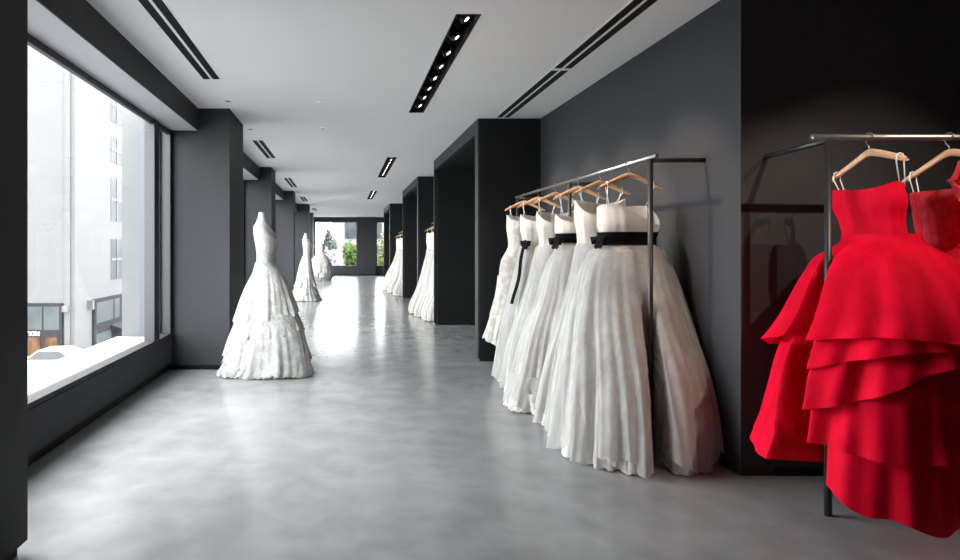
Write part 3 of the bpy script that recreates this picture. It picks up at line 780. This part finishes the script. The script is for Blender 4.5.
for k, (za, zb) in enumerate(((2.05-1.1-2.65+.35, 1.95), (3.15, 6.0), (7.0, 8.7), (9.7, 11.9))):
    if k == 0: za = -.7
    yw0, yw1 = 39.2, 41.3
    wo = MB().box(XB-.02, XB+.02, yw0, yw1, za, zb).build('window', win_dark, bd)
    fr = MB()
    ym = (yw0+yw1)/2
    fr.box(XB+.02, XB+.06, ym-.06, ym+.06, za, zb); fr.box(XB+.02, XB+.06, yw0, yw1, (za+zb)/2-.06, (za+zb)/2+.06)
    fr.build('glazing_bar', M['fin'], wo)

# parked white car
carw = paint('white_car_paint', (.3, .3, .3), .3, .02, 3)
tyre = paint('tyre_rubber', (.02, .02, .02), .8, .1, 5)
cxx, cyy = -14.3, 29.6
car = thing('car', 'white parked car on the street below the big window', 'car', (cxx, cyy, ZS))
def carbody():
    prof = [(-2.2, .35), (-2.2, .75), (-1.7, .88), (-1.05, .95), (-.45, 1.42), (.7, 1.45), (1.5, 1.0), (2.15, .92), (2.25, .6), (2.2, .35)]
    V = [(cxx+u, cyy+s*(.85 if z < 1.1 else .66), ZS+z) for s in (-1, 1) for u, z in prof]
    n = len(prof); F = [tuple(range(n))[::-1], tuple(range(n, 2*n))] + [(i, (i+1) % n, n+(i+1) % n, n+i) for i in range(n)]
    return mesh_obj('body', V, F, carw, car)
bevel(carbody(), .05, 3)
MB().add([(cxx-.88, cyy-.86, ZS+1.0), (cxx+1.25, cyy-.86, ZS+1.0), (cxx+.65, cyy-.70, ZS+1.38), (cxx-.42, cyy-.70, ZS+1.38)], [(0,1,2,3)]).build('side_window', tyre, car)
MB().add([(cxx-1.02, cyy-.70, ZS+.99), (cxx-1.02, cyy+.70, ZS+.99), (cxx-.47, cyy+.62, ZS+1.42), (cxx-.47, cyy-.62, ZS+1.42)], [(0,3,2,1)]).build('windscreen', tyre, car)
for u in (-1.4, 1.4):
    for s in (-1, 1):
        MB().tube([(cxx+u, cyy+s*.70, ZS+.33), (cxx+u, cyy+s*.9, ZS+.33)], .33, 20).build('wheel', tyre, car)

# far view: grey building, trees
gb = thing('building', 'grey building behind the trees outside the far window', 'building', (6, 84, ZS))
gm = paint('grey_masonry', (.12, .12, .125), .9, .15, .4)
MB().box(-1.5, 14, 78, 92, ZS, 5.6).build('facade', gm, gb)
MB().box(-1.8, 14.3, 77.7, 92, 5.6, 6.0).build('cornice', gm, gb)
for k in range(4):
    for r in range(3):
        MB().box(.2+k*3.2, 1.8+k*3.2, 77.9, 78.1, -3.6+r*3.1, -1.4+r*3.1).build('window', win_dark, gb)

def leafmat(name, a, b): return cloth(name, a, b, 1.5, .3, .1, rough=.6, sheen=0)
def tree(label, x, y, zt, rx, rz, n, mat, seed, size=.22):
    rs = random.Random(seed)
    t = thing('tree', label, 'tree', (x, y, ZS))
    MB().tube([(x, y, ZS), (x+.1, y, ZS+2), (x, y+.1, zt-rz*.6)], [.2, .15, .06], 10).build('trunk', bark, t, True)
    b = MB()
    for k in range(6):
        an = k*1.05; b.tube([(x, y, zt-rz*1.2), (x+math.cos(an)*rx*.7, y+math.sin(an)*rx*.7, zt+rz*(.1+.1*(k % 3)))], [.06, .02], 6)
    b.build('branches', bark, t, True)
    V, F = [], []
    lobes = [(rs.uniform(-.6, .6)*rx, rs.uniform(-.6, .6)*rx, rs.uniform(-.5, .6)*rz, rs.uniform(.35, .6)) for _ in range(14)]
    for k in range(n):
        lo = rs.choice(lobes)
        d = Vector((rs.gauss(0, 1), rs.gauss(0, 1), rs.gauss(0, 1))).normalized()*(rs.random()**.4)*lo[3]
        p = Vector((x+lo[0]+d.x*rx, y+lo[1]+d.y*rx, zt+lo[2]+d.z*rz))
        u = Vector((rs.gauss(0, 1), rs.gauss(0, 1), rs.gauss(0, .6))).normalized()*size*rs.uniform(.6, 1.2)
        v = u.cross(Vector((rs.gauss(0, 1), rs.gauss(0, 1), rs.gauss(0, 1)))).normalized()*size*.5
        b0 = len(V); V += [p-u, p-v*.9, p+u, p+v*.9]; F.append((b0, b0+1, b0+2, b0+3))
    mesh_obj('foliage', V, F, mat, t)
bark = paint('bark', (.10, .085, .07), .9, .2, 6)
g1 = leafmat('bright_leaves', (.09, .13, .035), (.04, .07, .018))
g2 = leafmat('olive_leaves', (.12, .135, .05), (.055, .07, .028))
g3 = leafmat('grey_green_leaves', (.10, .115, .10), (.06, .07, .06))
pk = leafmat('pale_blossom', (.34, .27, .29), (.2, .15, .17))
tree('bright green leafy tree outside the main far window', .85, 47, -.1, 1.2, 2.0, 2600, g1, 3)
tree('olive green tree outside the narrow far window', 4.6, 55, .3, 1.6, 2.4, 2600, g2, 5)
tree('pale pink blossom tree outside the far window', -.75, 41, -.1, .9, 1.5, 1300, pk, 8, .16)
tree('grey green conifer-shaped tree in the distance beyond the far window', -1.5, 66, 1.6, .8, 2.4, 1500, g3, 12)

# ================================================================== LIGHT
W = bpy.data.worlds.new('overcast_sky'); SC.world = W; W.use_nodes = True
nt = W.node_tree; nt.nodes.clear()
bg = nt.nodes.new('ShaderNodeBackground'); wo = nt.nodes.new('ShaderNodeOutputWorld')
bg.inputs['Color'].default_value = (.95, .975, 1.0, 1); bg.inputs['Strength'].default_value = 19.0
nt.links.new(bg.outputs['Background'], wo.inputs['Surface'])
for k, (p, a, b_, side) in enumerate(PORTALS):
    L = bpy.data.lights.new('daylight_portal', 'AREA'); L.shape = 'RECTANGLE'; L.size = a; L.size_y = b_
    L.cycles.is_portal = True
    o = bpy.data.objects.new('daylight_portal', L); COL.objects.link(o); o.location = p
    d = Vector((1, 0, 0)) if side == 'L' else Vector((0, -1, 0))
    o.rotation_euler = d.to_track_quat('-Z', 'Y').to_euler()
    if side == 'L': L.size, L.size_y = a, b_

def spot(p, target, watts, angle=60, blend=.6, col=(1, .85, .70), r=.03):
    L = bpy.data.lights.new('spot_beam', 'SPOT'); L.energy = watts; L.spot_size = math.radians(angle); L.spot_blend = blend
    L.color = col; L.shadow_soft_size = r
    o = bpy.data.objects.new('spot_beam', L); COL.objects.link(o); o.location = p
    o.rotation_euler = (Vector(target)-Vector(p)).to_track_quat('-Z', 'Y').to_euler()
xc = (CX0+CX1)/2+.03
for y in (4.1, 4.9, 5.7, 6.5):
    spot((xc, y, ZC-.02), (2.355, y+.02, 1.55), 160, 44, .7)
for y in (10.6, 11.6, 12.7):
    spot((xc, y, ZC-.02), (1.8, y, 1.2), 45, 60, .8)
for y in (16.6, 17.6, 18.6):
    spot((xc, y, ZC-.02), (1.8, y+.3, 1.2), 45, 60, .8)
spot((2.62, 1.45, ZC-.02), (2.62, 3.3, 1.3), 140, 46, .7, r=.012)
spot((3.3, 1.45, ZC-.02), (3.05, 3.3, 1.5), 100, 45, .7, r=.02)
for x, y, wt in ((-1.21, 5.2, 10), (-.9, 14.4, 25), (-.8, 23.9, 50)):
    spot((x, y, ZC-.02), (-.9, y+1.1, 1.0), wt, 45, .8, col=(1, .96, .92))

# ================================================================== CAMERA
cd = bpy.data.cameras.new('camera'); cam = bpy.data.objects.new('camera', cd); COL.objects.link(cam)
cam.location = (0, 0, 1.35); cam.rotation_euler = (PI/2, 0, 0)
cd.sensor_width = 36; cd.lens = 22.5
cd.shift_x = (480-343.4)/960; cd.shift_y = -(280-248.3)/960
cd.clip_start = .05; cd.clip_end = 500
SC.camera = cam
SC.view_settings.view_transform = 'Standard'; SC.view_settings.look = 'None'
SC.view_settings.exposure = 0.0; SC.view_settings.gamma = 1.0; SC.view_settings.use_curve_mapping = False
SC.cycles.max_bounces = 10; SC.cycles.diffuse_bounces = 6; SC.cycles.glossy_bounces = 4; SC.cycles.transparent_max_bounces = 24
SC.cycles.sample_clamp_indirect = 6.0; SC.cycles.use_denoising = True
